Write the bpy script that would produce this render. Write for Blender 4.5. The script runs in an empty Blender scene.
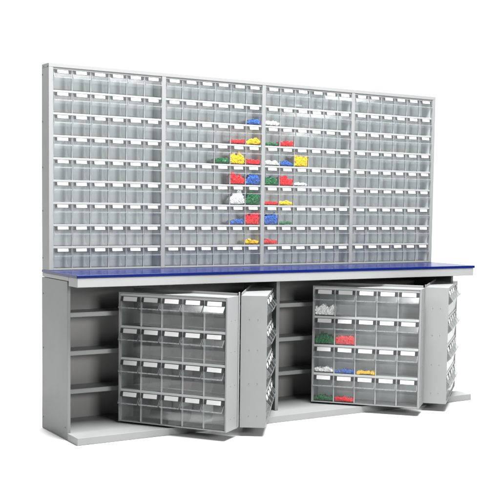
import bpy, bmesh, math, random
from mathutils import Matrix, Vector
random.seed(7)
scene = bpy.context.scene
COL = scene.collection

# ------------------------------------------------------------------ materials
def new_mat(name):
    m = bpy.data.materials.new(name); m.use_nodes = True
    return m, m.node_tree.nodes, m.node_tree.links

def painted(name, rgb, rough=0.45, var=0.05, scale=14.0, bump=0.04, bump_scale=900.0, spec=0.5, coat=0.0):
    """surface colour with faint large-scale wear and a fine powder-coat grain"""
    m, n, l = new_mat(name)
    b = n['Principled BSDF']
    tc = n.new('ShaderNodeTexCoord')
    nz = n.new('ShaderNodeTexNoise'); nz.inputs['Scale'].default_value = scale; nz.inputs['Detail'].default_value = 5
    l.new(tc.outputs['Object'], nz.inputs['Vector'])
    mx = n.new('ShaderNodeMix'); mx.data_type = 'RGBA'
    mx.inputs[6].default_value = (*[c * (1 - var) for c in rgb], 1)
    mx.inputs[7].default_value = (*[min(1, c * (1 + var)) for c in rgb], 1)
    l.new(nz.outputs['Fac'], mx.inputs[0]); l.new(mx.outputs[2], b.inputs['Base Color'])
    mr = n.new('ShaderNodeMapRange'); mr.inputs[3].default_value = rough - 0.06; mr.inputs[4].default_value = rough + 0.06
    l.new(nz.outputs['Fac'], mr.inputs[0]); l.new(mr.outputs[0], b.inputs['Roughness'])
    b.inputs['Specular IOR Level'].default_value = spec
    b.inputs['Coat Weight'].default_value = coat
    b.inputs['Coat Roughness'].default_value = 0.08
    if bump:
        n2 = n.new('ShaderNodeTexNoise'); n2.inputs['Scale'].default_value = bump_scale; n2.inputs['Detail'].default_value = 2
        l.new(tc.outputs['Object'], n2.inputs['Vector'])
        bp = n.new('ShaderNodeBump'); bp.inputs['Strength'].default_value = bump; bp.inputs['Distance'].default_value = 0.001
        l.new(n2.outputs['Fac'], bp.inputs['Height']); l.new(bp.outputs['Normal'], b.inputs['Normal'])
    return m

def clear_plastic(name, tint, frost, rough, milk=0.46, refl=0.035):
    """clear moulded styrene: see-through, Schlick reflection, a trace of surface haze"""
    m, n, l = new_mat(name)
    n.remove(n['Principled BSDF'])
    out = n['Material Output']
    tr = n.new('ShaderNodeBsdfTransparent'); tr.inputs[0].default_value = (*tint, 1)
    gl = n.new('ShaderNodeBsdfGlossy'); gl.inputs['Roughness'].default_value = rough
    df = n.new('ShaderNodeBsdfDiffuse'); df.inputs[0].default_value = (milk * 0.98, milk * 1.01, milk * 1.02, 1)
    tl = n.new('ShaderNodeBsdfTranslucent'); tl.inputs[0].default_value = (milk * 0.98, milk * 1.01, milk * 1.02, 1)
    hz = n.new('ShaderNodeMixShader'); hz.inputs[0].default_value = 0.5
    l.new(df.outputs[0], hz.inputs[1]); l.new(tl.outputs[0], hz.inputs[2])
    tc = n.new('ShaderNodeTexCoord')
    nz = n.new('ShaderNodeTexNoise'); nz.inputs['Scale'].default_value = 30; nz.inputs['Detail'].default_value = 4
    mp = n.new('ShaderNodeMapping'); mp.inputs['Scale'].default_value = (1.6, 1.6, 0.35)
    l.new(tc.outputs['Object'], mp.inputs[0]); l.new(mp.outputs[0], nz.inputs['Vector'])
    mr = n.new('ShaderNodeMapRange'); mr.inputs[1].default_value = 0.3; mr.inputs[2].default_value = 0.75
    mr.inputs[3].default_value = frost * 0.6; mr.inputs[4].default_value = frost * 1.5
    l.new(nz.outputs['Fac'], mr.inputs[0])
    a = n.new('ShaderNodeMixShader'); l.new(mr.outputs[0], a.inputs[0])
    l.new(tr.outputs[0], a.inputs[1]); l.new(hz.outputs[0], a.inputs[2])
    lw = n.new('ShaderNodeLayerWeight'); lw.inputs[0].default_value = 0.5
    pw = n.new('ShaderNodeMath'); pw.operation = 'POWER'; pw.inputs[1].default_value = 5
    l.new(lw.outputs['Facing'], pw.inputs[0])
    ma = n.new('ShaderNodeMath'); ma.operation = 'MULTIPLY_ADD'; ma.inputs[1].default_value = 0.7; ma.inputs[2].default_value = refl
    l.new(pw.outputs[0], ma.inputs[0])
    b = n.new('ShaderNodeMixShader'); l.new(ma.outputs[0], b.inputs[0])
    l.new(a.outputs[0], b.inputs[1]); l.new(gl.outputs[0], b.inputs[2])
    l.new(b.outputs[0], out.inputs['Surface'])
    return m

M = {}
M['paint'] = painted('grey_powder_coat', (0.112, 0.116, 0.115), 0.42, 0.05, 9)  # cabinet coat with the shade of the end panels put into its colour
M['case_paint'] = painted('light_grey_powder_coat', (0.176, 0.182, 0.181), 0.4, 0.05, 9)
M['rack_paint'] = painted('pale_grey_powder_coat', (0.150, 0.155, 0.154), 0.4, 0.04, 9)
M['plinth_paint'] = painted('kick_plate_grey_paint', (0.178, 0.184, 0.183), 0.42, 0.06, 9)  # same cabinet coat, lit copy without the shade of the end panels
M['apron_paint'] = painted('rail_grey_paint', (0.198, 0.204, 0.203), 0.42, 0.05, 9)  # same coat again, lighter lit copy for the apron rail
M['taupe'] = painted('taupe_grey_paint', (0.160, 0.157, 0.154), 0.5, 0.05, 9)
M['rack_back'] = painted('pale_back_sheet', (0.82, 0.84, 0.845), 0.5, 0.05, 5)
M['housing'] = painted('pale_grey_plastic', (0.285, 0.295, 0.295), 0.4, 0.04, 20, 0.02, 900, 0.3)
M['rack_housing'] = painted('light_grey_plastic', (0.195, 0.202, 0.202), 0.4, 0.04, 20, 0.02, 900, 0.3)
M['back_sheet'] = painted('pale_blue_grey_sheet', (0.50, 0.52, 0.535), 0.5, 0.05, 7)  # pale colour standing for light passing through the right-bay bins
M['clip'] = painted('dark_grey_plastic', (0.032, 0.033, 0.034), 0.6, 0.1, 60, 0.02, 900, 0.06)  # dark colour standing for the shaded gap seen beside each label
M['label'] = painted('white_card', (0.40, 0.40, 0.397), 0.6, 0.02, 40, 0.02)
M['blue'] = painted('blue_laminate', (0.001, 0.006, 0.064), 0.22, 0.04, 6, 0.02, 500, 0.2, 0.0)
M['steel'] = painted('dull_screw_steel', (0.12, 0.12, 0.12), 0.4, 0.1, 80, 0.0)
M['clear'] = clear_plastic('clear_plastic', (0.965, 0.972, 0.97), 0.022, 0.12, 0.5)
M['clear_small'] = clear_plastic('milky_clear_plastic', (0.978, 0.985, 0.985), 0.026, 0.12, 0.65)
M['frost'] = clear_plastic('frosted_plastic_edge', (0.9, 0.92, 0.92), 0.4, 0.25)
M['floor'] = painted('pale_studio_paper', (0.42, 0.42, 0.42), 0.9, 0.01, 2, 0.0)
M['red'] = painted('red_plastic', (0.56, 0.008, 0.012), 0.45, 0.1, 60, 0.0, 900, 0.25)
M['yellow'] = painted('yellow_plastic', (0.66, 0.38, 0.003), 0.45, 0.08, 60, 0.0, 900, 0.25)
M['royal'] = painted('royal_blue_plastic', (0.016, 0.075, 0.30), 0.45, 0.1, 60, 0.0, 900, 0.25)
M['green'] = painted('green_plastic', (0.005, 0.095, 0.028), 0.45, 0.12, 60, 0.0, 900, 0.25)
M['white'] = painted('white_plastic', (0.60, 0.60, 0.60), 0.45, 0.05, 60, 0.0, 900, 0.25)

# ------------------------------------------------------------------ mesh helpers
class MB:
    def __init__(self): self.v = []; self.f = []
    def box(self, x0, x1, y0, y1, z0, z1, mat=None):
        k = len(self.v)
        c = [Vector((x, y, z)) for z in (z0, z1) for y in (y0, y1) for x in (x0, x1)]
        if mat is not None: c = [mat @ p for p in c]
        self.v += c
        self.f += [tuple(k + i for i in q) for q in ((0, 2, 3, 1), (4, 5, 7, 6), (0, 1, 5, 4), (2, 6, 7, 3), (0, 4, 6, 2), (1, 3, 7, 5))]
        return self
    def prism(self, poly, x0, x1):
        """extrude a closed (y, z) outline along x"""
        k = len(self.v); n = len(poly)
        self.v += [Vector((x0, y, z)) for y, z in poly] + [Vector((x1, y, z)) for y, z in poly]
        self.f.append(tuple(k + i for i in range(n))); self.f.append(tuple(k + n + i for i in reversed(range(n))))
        for i in range(n):
            j = (i + 1) % n
            self.f.append((k + i, k + n + i, k + n + j, k + j))
        return self
    def cyl(self, mat, r, h, n=8):
        k = len(self.v)
        for z in (-h / 2, h / 2):
            for i in range(n):
                a = 2 * math.pi * i / n
                self.v.append(mat @ Vector((r * math.cos(a), r * math.sin(a), z)))
        self.f.append(tuple(k + i for i in reversed(range(n)))); self.f.append(tuple(k + n + i for i in range(n)))
        for i in range(n):
            j = (i + 1) % n
            self.f.append((k + i, k + j, k + n + j, k + n + i))
        return self
    def mesh(self, name, mat, bevel=0.0, seg=2):
        me = bpy.data.meshes.new(name)
        bm = bmesh.new()
        vs = [bm.verts.new(p) for p in self.v]
        for q in self.f: bm.faces.new([vs[i] for i in q])
        bmesh.ops.recalc_face_normals(bm, faces=bm.faces)
        if bevel > 0:
            es = [e for e in bm.edges if len(e.link_faces) == 2 and e.calc_face_angle(0) > 0.6]
            bmesh.ops.bevel(bm, geom=es, offset=bevel, segments=seg, profile=0.6, affect='EDGES', clamp_overlap=True)
        bm.to_mesh(me); bm.free()
        me.materials.append(mat)
        return me

def put(name, me, parent=None, loc=(0, 0, 0), kind=None):
    o = bpy.data.objects.new(name, me); COL.objects.link(o)
    o.location = loc
    if parent: o.parent = parent
    if kind: o['kind'] = kind
    return o

def empty(name, loc, rz, label, cat, group=None):
    o = bpy.data.objects.new(name, None); COL.objects.link(o)
    o.empty_display_size = 0.05
    o.location = loc; o.rotation_euler = (0, 0, rz)
    o['label'] = label; o['category'] = cat
    if group: o['group'] = group
    return o

def thick(line, t):
    """closed outline of a (y, z) polyline given thickness t to its left"""
    off = []
    n = len(line)
    for i, (y, z) in enumerate(line):
        ds = []
        if i > 0: ds.append(Vector((line[i][0] - line[i-1][0], line[i][1] - line[i-1][1])).normalized())
        if i < n - 1: ds.append(Vector((line[i+1][0] - line[i][0], line[i+1][1] - line[i][1])).normalized())
        d = sum(ds, Vector((0, 0))).normalized()
        nn = Vector((-d.y, d.x)); c = nn.dot(Vector((-ds[0].y, ds[0].x)))
        nn *= t / max(c, 0.5)
        off.append((y + nn.x, z + nn.y))
    return list(line) + off[::-1]

# ------------------------------------------------------------------ measured geometry (metres; X along the front, Y to the back)
W, YU, D, YB = 2.525, 0.3806, 0.4828, 0.1304
ZP, ZR, ZB, ZT, ZTOP = 0.0365, 0.7629, 0.8077, 0.8225, 1.8597
S = 0.0241                       # width of the rack posts

# ------------------------------------------------------------------ one tip-out bin (origin: middle of its lower front edge)
def bin_meshes(w, h, d, bar, out, mat, lf):
    s = h / 0.164
    zt = h - bar - 0.0008
    hw = w / 2 - 0.0022
    prof = [(0, zt), (-0.006 * s, zt - 0.026 * s), (-out, zt - 0.055 * s), (-out, zt - 0.0595 * s), (-0.003 * s, zt - 0.083 * s), (0.0015, 0.003)]
    back = [(0.0015, 0.003), (d * 0.62, 0.003), (d * 0.84, h * 0.14), (d * 0.95, h * 0.38), (d * 0.97, h * 0.72)]
    t = 0.0014
    b = MB()
    b.prism(thick(prof, t), -hw + t, hw - t)
    b.prism(thick(back, t), -hw + t, hw - t)
    ty, tz = prof[2]
    q = 0.0008 * s
    rim = MB().box(-hw - 0.0002, hw + 0.0002, ty - 2.0 * q, ty - 0.0001, prof[3][1] - q, tz + q * 0.6)
    for x in (-hw - 0.0002, hw - 1.5 * q):
        p0, p1 = Vector(prof[1]), Vector(prof[2]); nn = Vector((p1.y - p0.y, p0.x - p1.x)).normalized() * 1.2 * q
        rim.prism([tuple(p0), tuple(p1 + Vector((0, 0.0006))), tuple(p1 + nn + Vector((0, 0.0006))), tuple(p0 + nn)], x, x + 1.5 * q)
    rim = rim.mesh('lip', M['frost'])
    side = prof + back[1:] + [(d * 0.55, zt - 0.02 * s)]
    b.prism(side, -hw, -hw + t); b.prism(side, hw - t, hw)
    tray = b.mesh('bin', M[mat])
    # label card on the sloped strip; dark patches beside it paint the shaded gap
    a = math.atan2(0.006 * s, 0.026 * s)
    R = Matrix.Translation((0, -0.0032 * s, zt - 0.0145 * s)) @ Matrix.Rotation(-a, 4, 'X')
    lw = w * lf
    card = MB().box(-lw, lw, -0.0022, -0.0006, -0.0112 * s, 0.0112 * s, R).mesh('label_card', M['label'])
    cw = w * 0.115
    x0 = lw + w * 0.008
    cl = MB().box(x0, x0 + cw, -0.0016, -0.0004, -0.0115 * s, 0.0115 * s, R).mesh('label_clip', M['clip'])
    cr = MB().box(-x0 - cw, -x0, -0.0016, -0.0004, -0.0115 * s, 0.0115 * s, R).mesh('label_clip', M['clip'])
    return tray, card, cl, cr, rim

def add_bin(parent, meshes, x, y, z, tilt):
    o = put('bin', meshes[0], parent, (x, y, z)); o.rotation_euler = (tilt, 0, 0)
    c = put('label_card', meshes[1], o, (random.uniform(-0.0008, 0.0008), -0.0001, random.uniform(-0.0006, 0.0006))); c.rotation_euler = (0, random.gauss(0, 0.006), 0)
    put('label_clip', meshes[2], o); put('label_clip', meshes[3], o); put('lip', meshes[4], o)
    return o

SMALL = bin_meshes(0.0985, 0.112, 0.086, 0.0105, 0.0115, 'clear_small', 0.29)
BIG = bin_meshes(0.1185, 0.164, 0.122, 0.013, 0.027, 'clear', 0.335)

# ------------------------------------------------------------------ storage cabinet below
BR = 2.487                       # right outer face of the cabinet body
cab = empty('storage_cabinet', (0, 0, 0), 0, 'long grey steel workbench cabinet with a blue worktop and open bays holding shelves', 'cabinet')
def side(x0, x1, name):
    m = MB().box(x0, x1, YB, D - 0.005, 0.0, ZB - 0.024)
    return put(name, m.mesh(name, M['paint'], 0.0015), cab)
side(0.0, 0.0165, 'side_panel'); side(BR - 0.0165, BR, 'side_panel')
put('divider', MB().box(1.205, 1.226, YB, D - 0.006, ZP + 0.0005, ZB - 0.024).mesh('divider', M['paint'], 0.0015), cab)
put('back_panel', MB().box(0.0, BR, D - 0.0045, D, 0.001, ZB - 0.024).mesh('back_panel', M['taupe']), cab)
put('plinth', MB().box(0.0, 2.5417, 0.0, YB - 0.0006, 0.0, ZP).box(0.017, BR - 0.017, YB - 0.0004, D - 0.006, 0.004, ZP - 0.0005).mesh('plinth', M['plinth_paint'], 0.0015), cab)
for x0, x1 in ((0.0170, 1.2045), (1.2265, BR - 0.0170)):
    for zt in (0.608, 0.411, 0.2136):
        put('shelf', MB().box(x0, x1, 0.332, D - 0.006, zt - 0.0025, zt).box(x0, x1, 0.332, 0.3345, zt - 0.023, zt - 0.0027).mesh('shelf', M['plinth_paint'], 0.0006), cab)
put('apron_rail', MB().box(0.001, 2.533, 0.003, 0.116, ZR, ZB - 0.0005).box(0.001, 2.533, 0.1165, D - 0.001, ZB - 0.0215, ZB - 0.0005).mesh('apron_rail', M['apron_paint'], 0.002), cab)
top = MB().box(-0.002, 2.5423, 0.0, D, ZB, ZT)
put('worktop', top.mesh('worktop', M['blue'], 0.0035, 3), cab)
screw = MB().cyl(Matrix.Rotation(math.pi / 2, 4, 'Y'), 0.0042, 0.003, 10).mesh('screw', M['steel'], 0.0006)
fscrew = MB().cyl(Matrix.Rotation(math.pi / 2, 4, 'X'), 0.004, 0.003, 10).mesh('screw', M['steel'], 0.0006)
put('screw', fscrew, cab, (0.009, YB - 0.0008, 0.028))
for z in (0.06, 0.42, 0.70):
    put('screw', screw, cab, (-0.0006, D - 0.016, z))
put('screw', screw, cab, (-0.0006, YB + 0.03, 0.06)); 

# ------------------------------------------------------------------ rack standing on the worktop
rack = empty('bin_rack', (0, YU, ZT), 0, 'tall pale grey steel rack of four equal panels standing on the blue worktop', 'rack')
def rp(name, x0, x1, y0, y1, z0, z1, bev=0.0012, mat='rack_paint'):
    return put(name, MB().box(x0, x1, y0, y1, z0, z1).mesh(name, M[mat], bev), rack, (0, -YU, -ZT))
PW = (W - 5 * S) / 4
zi0, zi1 = ZT + 0.0092, ZTOP - 0.0195
Z0 = ZT + 0.0006
rp('side_panel', 0, S, YU, D - 0.003, Z0, ZTOP - 0.0202); rp('side_panel', W - S, W, YU, D - 0.003, Z0, ZTOP - 0.0202)
rp('top_panel', 0, W, YU, D - 0.003, ZTOP - 0.0195, ZTOP)
rp('back_panel', 0.0005, W - 0.0005, D - 0.0026, D - 0.0004, Z0, ZTOP - 0.0005, 0, 'rack_back')
for k in range(1, 4):
    x = k * (S + PW)
    rp('post', x, x + S, YU + 0.0006, D - 0.0034, Z0, ZTOP - 0.0202)
for k in range(4):
    x = S + k * (S + PW)
    rp('bottom_rail', x + 0.0004, x + PW - 0.0004, YU + 0.001, D - 0.0034, Z0, zi0 - 0.0004)
for z in (0.06, 0.30, 0.52, 0.75, 0.985):
    put('screw', screw, rack, (-0.0006, D - YU - 0.012, z))
put('screw', screw, rack, (-0.0006, 0.016, 1.022)); put('screw', screw, rack, (-0.0006, D - YU - 0.03, 1.026))

# one strip housing: bar on top, thin base, end cheeks and slim mullions between the bins
def housing(n, w, h, d, bar, mull, mat):
    L = n * w / 2
    m = MB().box(-L, L, 0.0, 0.0075, h - bar, h - 0.0002).box(-L, L, 0.0078, d, h - 0.0022, h - 0.0002)
    for i in range(n + 1):
        x = -L + i * w
        a, b = max(-L, x - mull / 2), min(L, x + mull / 2)
        m.box(a, b, 0.001, 0.011, 0.0004, h - bar - 0.0003)
    return m.mesh('housing', M[mat], 0.0006, 1)

pitch = (zi1 - zi0) / 9
HS = housing(6, PW / 6 - 0.0002, pitch, 0.092, 0.0105, 0.0042, 'rack_housing')
CHEEK = MB().box(-0.0007, 0.0007, 0.0115, 0.0915, 0.0004, pitch - 0.0026).mesh('end_cheek', M['rack_back'])  # housing end cheek, coloured extra pale to lighten the shaded post side
ordin = ['topmost', 'second from the top', 'third from the top', 'fourth from the top', 'middle (fifth)', 'fourth from the bottom', 'third from the bottom', 'second from the bottom', 'bottom']
panel = ['leftmost rack panel', 'second rack panel from the left', 'third rack panel from the left', 'rightmost rack panel']
BINPOS = {}
for k in range(4):
    cx = S + k * (S + PW) + PW / 2
    for r in range(9):
        z = zi1 - (r + 1) * pitch
        t = empty('bin_strip', (cx, YU + 0.005, z), 0, 'clear six-bin strip, %s, %s' % (ordin[r], panel[k]), 'bin strip', 'strips of six clear bins in the upper rack')
        put('housing', HS, t); put('end_cheek', CHEEK, t, (-PW / 2 + 0.0014, 0, 0)); put('end_cheek', CHEEK, t, (PW / 2 - 0.0014, 0, 0))
        for c in range(6):
            x = (c - 2.5) * PW / 6
            tilt = max(0.0, random.gauss(0.004, 0.010))
            if (k, c, r) in ((1, 5, 7), (1, 5, 8), (2, 0, 8), (2, 5, 8), (3, 2, 0), (3, 3, 2), (3, 1, 3), (3, 2, 3), (3, 1, 4), (3, 1, 5), (3, 2, 5), (3, 0, 6), (1, 4, 0), (2, 3, 0), (3, 0, 7)):
                tilt = random.uniform(0.05, 0.11)
            add_bin(t, SMALL, x, 0.0, 0.0012, tilt)
            BINPOS[(k, c, r)] = Matrix.Translation((cx + x, YU + 0.005, z + 0.0012)) 

# ------------------------------------------------------------------ the four swung-out bin panels of the cabinet
PZ, PH = 0.0454, 0.6698
def swing_panel(ox, oy, rz, w, t, label, hinge_side, backed=False):
    p = empty('bin_case', (ox, oy, PZ), rz, label, 'bin case', 'swung-out cases of twenty clear bins below the worktop')
    th = 0.0085
    def part(name, *b, mat='case_paint', bev=0.0012):
        m = MB()
        for q in b: m.box(*q)
        return put(name, m.mesh(name, M[mat], bev), p)
    part('side_panel', (0, th, 0, t, 0, PH)); part('side_panel', (w - th, w, 0, t, 0, PH))
    part('bottom_panel', (th + .0003, w - th - .0003, 0.0005, t - .0005, 0.0005, 0.0065))
    part('top_panel', (th + .0003, w - th - .0003, 0.0005, t - .0005, PH - 0.0065, PH - 0.0005), (th + .0003, w - th - .0003, t - .0035, t - .0008, PH - .0002, PH + 0.012))
    hx = (w - 0.006, w + 0.006) if hinge_side == 'right' else (-0.006, 0.006)
    if hinge_side == 'right':
        part('hinge_strip', (w + 0.0004, w + 0.0034, t - 0.012, t + 0.002, 0.004, PH + 0.018))
    if backed: part('back_sheet', (th + .0003, w - th - .0003, t - .0033, t - .0012, 0.0068, PH - 0.0068), bev=0, mat='back_sheet')  # added sheet, makes the right-bay bins look lit from behind
    n, bw = 5, (w - 2 * th - 0.001) / 5
    bh = (PH - 0.0145) / 4
    for r in range(4):
        z = 0.0070 + (3 - r) * bh
        hs = put('housing', HB[round(w, 3)], p, (w / 2, 0.004, z))
        for c in range(5):
            x = w / 2 + (c - 2) * bw
            tilt = max(0.0, random.gauss(0.002, 0.008))
            add_bin(p, BIG, x, 0.004, z + 0.0012, tilt)
    sc = MB()
    for z in (0.06, 0.225, 0.395, 0.55):
        for yy in (0.045, 0.088):
            for xx in (-0.0004, w + 0.0004):
                if hinge_side == 'right' and xx > 0.1 or hinge_side == 'left' and xx < 0.1:
                    put('screw', pscrew, p, (xx, yy, z))
    return p
pscrew = MB().cyl(Matrix.Rotation(math.pi / 2, 4, 'Y'), 0.0024, 0.0016, 8).mesh('screw', M['paint'], 0)
PWID = 0.6205
HB = {}
_bw = (PWID - 0.018) / 5
HB[round(PWID, 3)] = housing(5, _bw, (PH - 0.0145) / 4, 0.128, 0.013, 0.0062, 'housing')
def polar(hx, hy, ang, w, t, flip):
    """front-left corner and heading of a panel hinged on its back edge at (hx, hy)"""
    if flip:      # bins face left-front, hinge at the right
        n = Vector((-math.sin(ang), -math.cos(ang))); e = Vector((-math.cos(ang), math.sin(ang)))
        o = Vector((hx, hy)) + n * t + e * w
        return o.x, o.y, -ang
    n = Vector((math.sin(ang), -math.cos(ang)))
    o = Vector((hx, hy)) + n * t
    return o.x, o.y, ang
A = polar(0.77778, -0.1958, 0.97907, PWID, 0.134, True)
B = polar(0.79041, -0.19071, 0.95039, PWID, 0.132, False)
C_ = polar(2.01911, -0.1566, 0.8416, PWID, 0.134, True)
D_ = polar(2.05511, -0.12003, 0.75755, PWID, 0.132, False)
swing_panel(*A, PWID, 0.134, 'grey case of twenty empty clear bins, turned to the front in the left bay', 'right')
swing_panel(*B, PWID, 0.132, 'grey bin case beside the middle divider, blank narrow side forward, bins facing right', 'left')
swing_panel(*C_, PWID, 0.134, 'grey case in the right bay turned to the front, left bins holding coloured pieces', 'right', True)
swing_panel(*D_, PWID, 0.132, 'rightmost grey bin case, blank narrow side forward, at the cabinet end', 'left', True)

# ------------------------------------------------------------------ heaps of small plastic pieces lying in the bins
def heap(Mw, w, d, h, colour, label, seed, piece=0.0075, lean=0.0):
    rnd = random.Random(seed)
    m = MB()
    hw, dd = w / 2 - 0.0085, d * 0.60
    vol = 2 * hw * dd * h
    n = int(min(420, max(50, 1.5 * vol / (3.6 * piece ** 3))))
    ph = [rnd.uniform(0, 6.28) for _ in range(4)]
    def H(x, y):
        u = x / hw
        q = 0.76 + 0.15 * math.sin(3.1 * u + ph[0]) + 0.14 * math.sin(6.3 * u + ph[1]) + 0.10 * math.sin(5 * y / dd + ph[2]) + lean * u
        return h * max(0.25, min(1.1, (q + 0.08) * (1.0 - 0.28 * u * u)))
    # packed inside of the heap, under the loose top pieces
    G = 9
    k0 = len(m.v)
    for j in range(G):
        for i in range(G):
            x = -hw - 0.003 + (2 * hw + 0.006) * i / (G - 1); y = 0.0105 + (dd - 0.0105) * j / (G - 1)
            m.v.append(Vector((x, y, 0.005 + max(0.003, H(x, y) - piece * rnd.uniform(0.2, 0.7)))))
    for j in range(G - 1):
        for i in range(G - 1):
            a = k0 + j * G + i; m.f.append((a, a + 1, a + G + 1, a + G))
    base = len(m.v)
    rim_ids = [k0 + i for i in range(G)] + [k0 + j * G + G - 1 for j in range(1, G)] + [k0 + (G - 1) * G + i for i in range(G - 2, -1, -1)] + [k0 + j * G for j in range(G - 2, 0, -1)]
    for q in rim_ids: m.v.append(Vector((m.v[q].x, m.v[q].y, 0.0046)))
    for t_ in range(len(rim_ids)):
        u_ = (t_ + 1) % len(rim_ids)
        m.f.append((rim_ids[t_], base + t_, base + u_, rim_ids[u_]))
    for i in range(n):
        x = rnd.uniform(-hw, hw); y = rnd.uniform(0.0095, dd)
        z = 0.004 + piece * 0.5 + (H(x, y) - piece * 0.45) * rnd.random() ** 0.6
        if i % 2: y = rnd.uniform(0.0085, 0.0125)
        R = Matrix.Translation((x, y, z)) @ Matrix.Rotation(rnd.uniform(0, 6.28), 4, 'Z') @ Matrix.Rotation(rnd.uniform(0, 3.14), 4, 'X')
        k = rnd.uniform(0.8, 1.25)
        if rnd.random() < 0.5:
            m.cyl(R, piece * 0.72 * k, piece * 1.7 * k, 8)
        else:
            a = piece * 0.72 * k
            m.box(-a, a, -a * 0.75, a * 0.75, -a * 0.8, a * 0.8, R)
    me = m.mesh('heap_of_pieces', M[colour], piece * 0.16, 1)
    o = bpy.data.objects.new('heap_of_pieces', me); COL.objects.link(o)
    o.matrix_world = Mw
    o['label'] = label; o['category'] = 'plastic pieces'; o['group'] = 'heaps of coloured plastic pieces in the bins'
    return o
cname = dict(red='red', yellow='yellow', royal='blue', green='green', white='white')
def size_word(f): return 'thin layer' if f < .16 else 'low heap' if f < .3 else 'heap' if f < .5 else 'tall heap'
rows_w = ['first', 'second', 'third', 'fourth', 'fifth', 'sixth', 'seventh', 'eighth']
side_w = {(1, 3): 'third bin left of the middle post', (1, 4): 'second bin left of the middle post', (1, 5): 'bin just left of the middle post',
          (2, 0): 'bin just right of the middle post', (2, 1): 'second bin right of the middle post', (2, 2): 'third bin right of the middle post'}
heaps = [  # panel, column, row, colour, fill
    (1, 5, 1, 'royal', .20), (1, 4, 2, 'red', .18), (1, 5, 2, 'yellow', .26), (1, 3, 3, 'green', .24), (1, 4, 3, 'yellow', .52), (1, 5, 3, 'red', .24),
    (1, 4, 4, 'red', .50), (1, 5, 4, 'royal', .46), (1, 4, 5, 'white', .58), (1, 5, 5, 'green', .62), (1, 4, 6, 'royal', .20), (1, 5, 6, 'red', .58), (1, 5, 7, 'yellow', .18),
    (2, 0, 1, 'white', .20), (2, 0, 2, 'green', .11), (2, 1, 2, 'red', .24), (2, 0, 3, 'white', .20), (2, 1, 3, 'royal', .20), (2, 2, 3, 'yellow', .58),
    (2, 0, 4, 'green', .38), (2, 1, 4, 'red', .42), (2, 2, 4, 'white', .10), (2, 0, 5, 'red', .13), (2, 1, 5, 'yellow', .17), (2, 0, 6, 'royal', .56), (2, 1, 6, 'green', .09), (2, 0, 7, 'red', .19)]
for i, (k, c, r, col, f) in enumerate(heaps):
    heap(BINPOS[(k, c, r)], PW / 6, 0.086, f * 0.112, col, '%s of %s pieces, %s rack row, %s' % (size_word(f), cname[col], rows_w[r], side_w[(k, c)]), 100 + i, 0.0068, random.uniform(-.25, .25))
bw = (PWID - 0.018) / 5; bh = (PH - 0.0145) / 4
MC = Matrix.Translation((C_[0], C_[1], PZ)) @ Matrix.Rotation(C_[2], 4, 'Z')
col_w = ['left edge bin', 'second bin from the left', 'third bin from the left']
for i, (c, r, col, f) in enumerate([(0, 0, 'white', .36), (0, 1, 'green', .30), (1, 1, 'red', .30), (0, 2, 'white', .13), (1, 2, 'royal', .09), (2, 2, 'yellow', .07), (0, 3, 'green', .12), (1, 3, 'red', .12)]):
    heap(MC @ Matrix.Translation((PWID / 2 + (c - 2) * bw, 0.004, 0.0070 + (3 - r) * bh + 0.0012)), bw, 0.122, f * 0.164, col,
         '%s of %s pieces in right bay case, %s, %s row' % (size_word(f), cname[col], col_w[c], ['top', 'second', 'third', 'bottom'][r]), 300 + i, 0.0085, random.uniform(-.2, .2))

# ------------------------------------------------------------------ studio sweep (floor running up into the background)
def sweep():
    prof = [(-9.0, 0.0), (-4, 0), (0, 0), (3.0, 0.0)]
    R = 1.5
    for i in range(1, 17):
        a = math.pi / 2 * i / 16
        prof.append((3.0 + R * math.sin(a), R - R * math.cos(a)))
    prof.append((4.5, 9.0))
    me = bpy.data.meshes.new('studio_floor')
    vs, fs = [], []
    for y, z in prof: vs += [(-9, y, z), (16, y, z)]
    for i in range(len(prof) - 1): fs.append((2 * i, 2 * i + 1, 2 * i + 3, 2 * i + 2))
    me.from_pydata(vs, [], fs); me.materials.append(M['floor'])
    for q in me.polygons: q.use_smooth = True
    return put('studio_floor', me, None, (0, 0, -0.0008), 'structure')
sweep()

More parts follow.
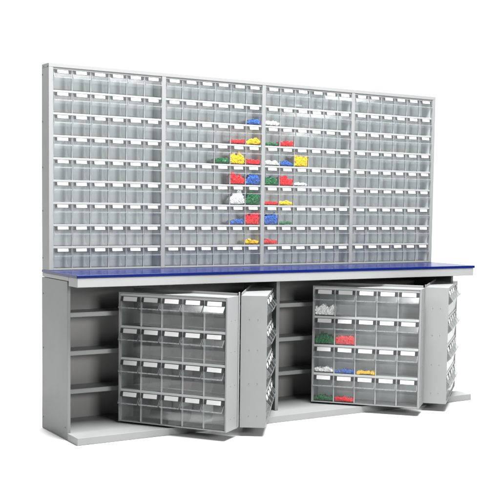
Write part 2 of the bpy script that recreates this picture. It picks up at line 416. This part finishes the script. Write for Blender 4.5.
# ------------------------------------------------------------------ light
world = bpy.data.worlds.new('World'); scene.world = world; world.use_nodes = True
bg = world.node_tree.nodes['Background']; bg.inputs[0].default_value = (0.97, 0.99, 1, 1); bg.inputs[1].default_value = 0.12
def area(name, loc, target, sx, sy, power):
    li = bpy.data.lights.new(name, 'AREA'); li.shape = 'RECTANGLE'; li.size = sx; li.size_y = sy; li.energy = power
    o = bpy.data.objects.new(name, li); COL.objects.link(o); o.location = loc
    o.rotation_euler = (Vector(target) - Vector(loc)).to_track_quat('-Z', 'Y').to_euler()
    return o
area('overhead_softbox', (1.25, -1.35, 5.0), (1.25, -0.1, 0.8), 2.4, 1.5, 1190)
area('side_softbox', (-1.15, 0.46, 3.9), (0.3, 0.1, 0.9), 1.0, 0.85, 78)
area('strip_light', (3.3, -1.1, 3.4), (1.8, 0.3, 1.4), 0.7, 0.25, 8)
area('front_softbox', (1.25, -6.2, 2.15), (1.3, 0, 0.6), 2.0, 1.3, 320)
area('rear_floor_light', (0.25, 2.2, 4.6), (-1.2, 1.0, 0.0), 1.0, 0.8, 240)  # unseen fill lamp added to lift the floor shadow at the left end
area('background_light', (4.6, 2.0, 4.8), (4.6, 4.6, 0.9), 11.0, 1.2, 760)

# ------------------------------------------------------------------ camera
cam = bpy.data.cameras.new('camera'); co = bpy.data.objects.new('camera', cam); COL.objects.link(co)
r = Vector((0.84088522, -0.5409951, 0.01537387)); u = Vector((0.02865877, 0.07287569, 0.99692919)); f = Vector((0.54045419, 0.83786242, -0.07678435))
mw = Matrix.Identity(4)
for i in range(3):
    mw[i][0] = r[i]; mw[i][1] = u[i]; mw[i][2] = -f[i]
mw.translation = Vector((-1.88257, -4.72088, 1.17207))
co.matrix_world = mw
cam.sensor_width = 36; cam.sensor_fit = 'HORIZONTAL'; cam.lens = 1053.08564 / 500 * 36
cam.shift_x = -(283.08594 - 250) / 500; cam.shift_y = (285.76328 - 250) / 500
cam.clip_start = 0.05; cam.clip_end = 200
scene.camera = co

scene.view_settings.view_transform = 'Standard'; scene.view_settings.look = 'None'
scene.view_settings.exposure = 0; scene.view_settings.gamma = 1
cy = scene.cycles
cy.max_bounces = 14; cy.transparent_max_bounces = 64; cy.diffuse_bounces = 5; cy.glossy_bounces = 4; cy.transmission_bounces = 6
cy.use_denoising = True; cy.caustics_reflective = False; cy.caustics_refractive = False
cy.sample_clamp_indirect = 6
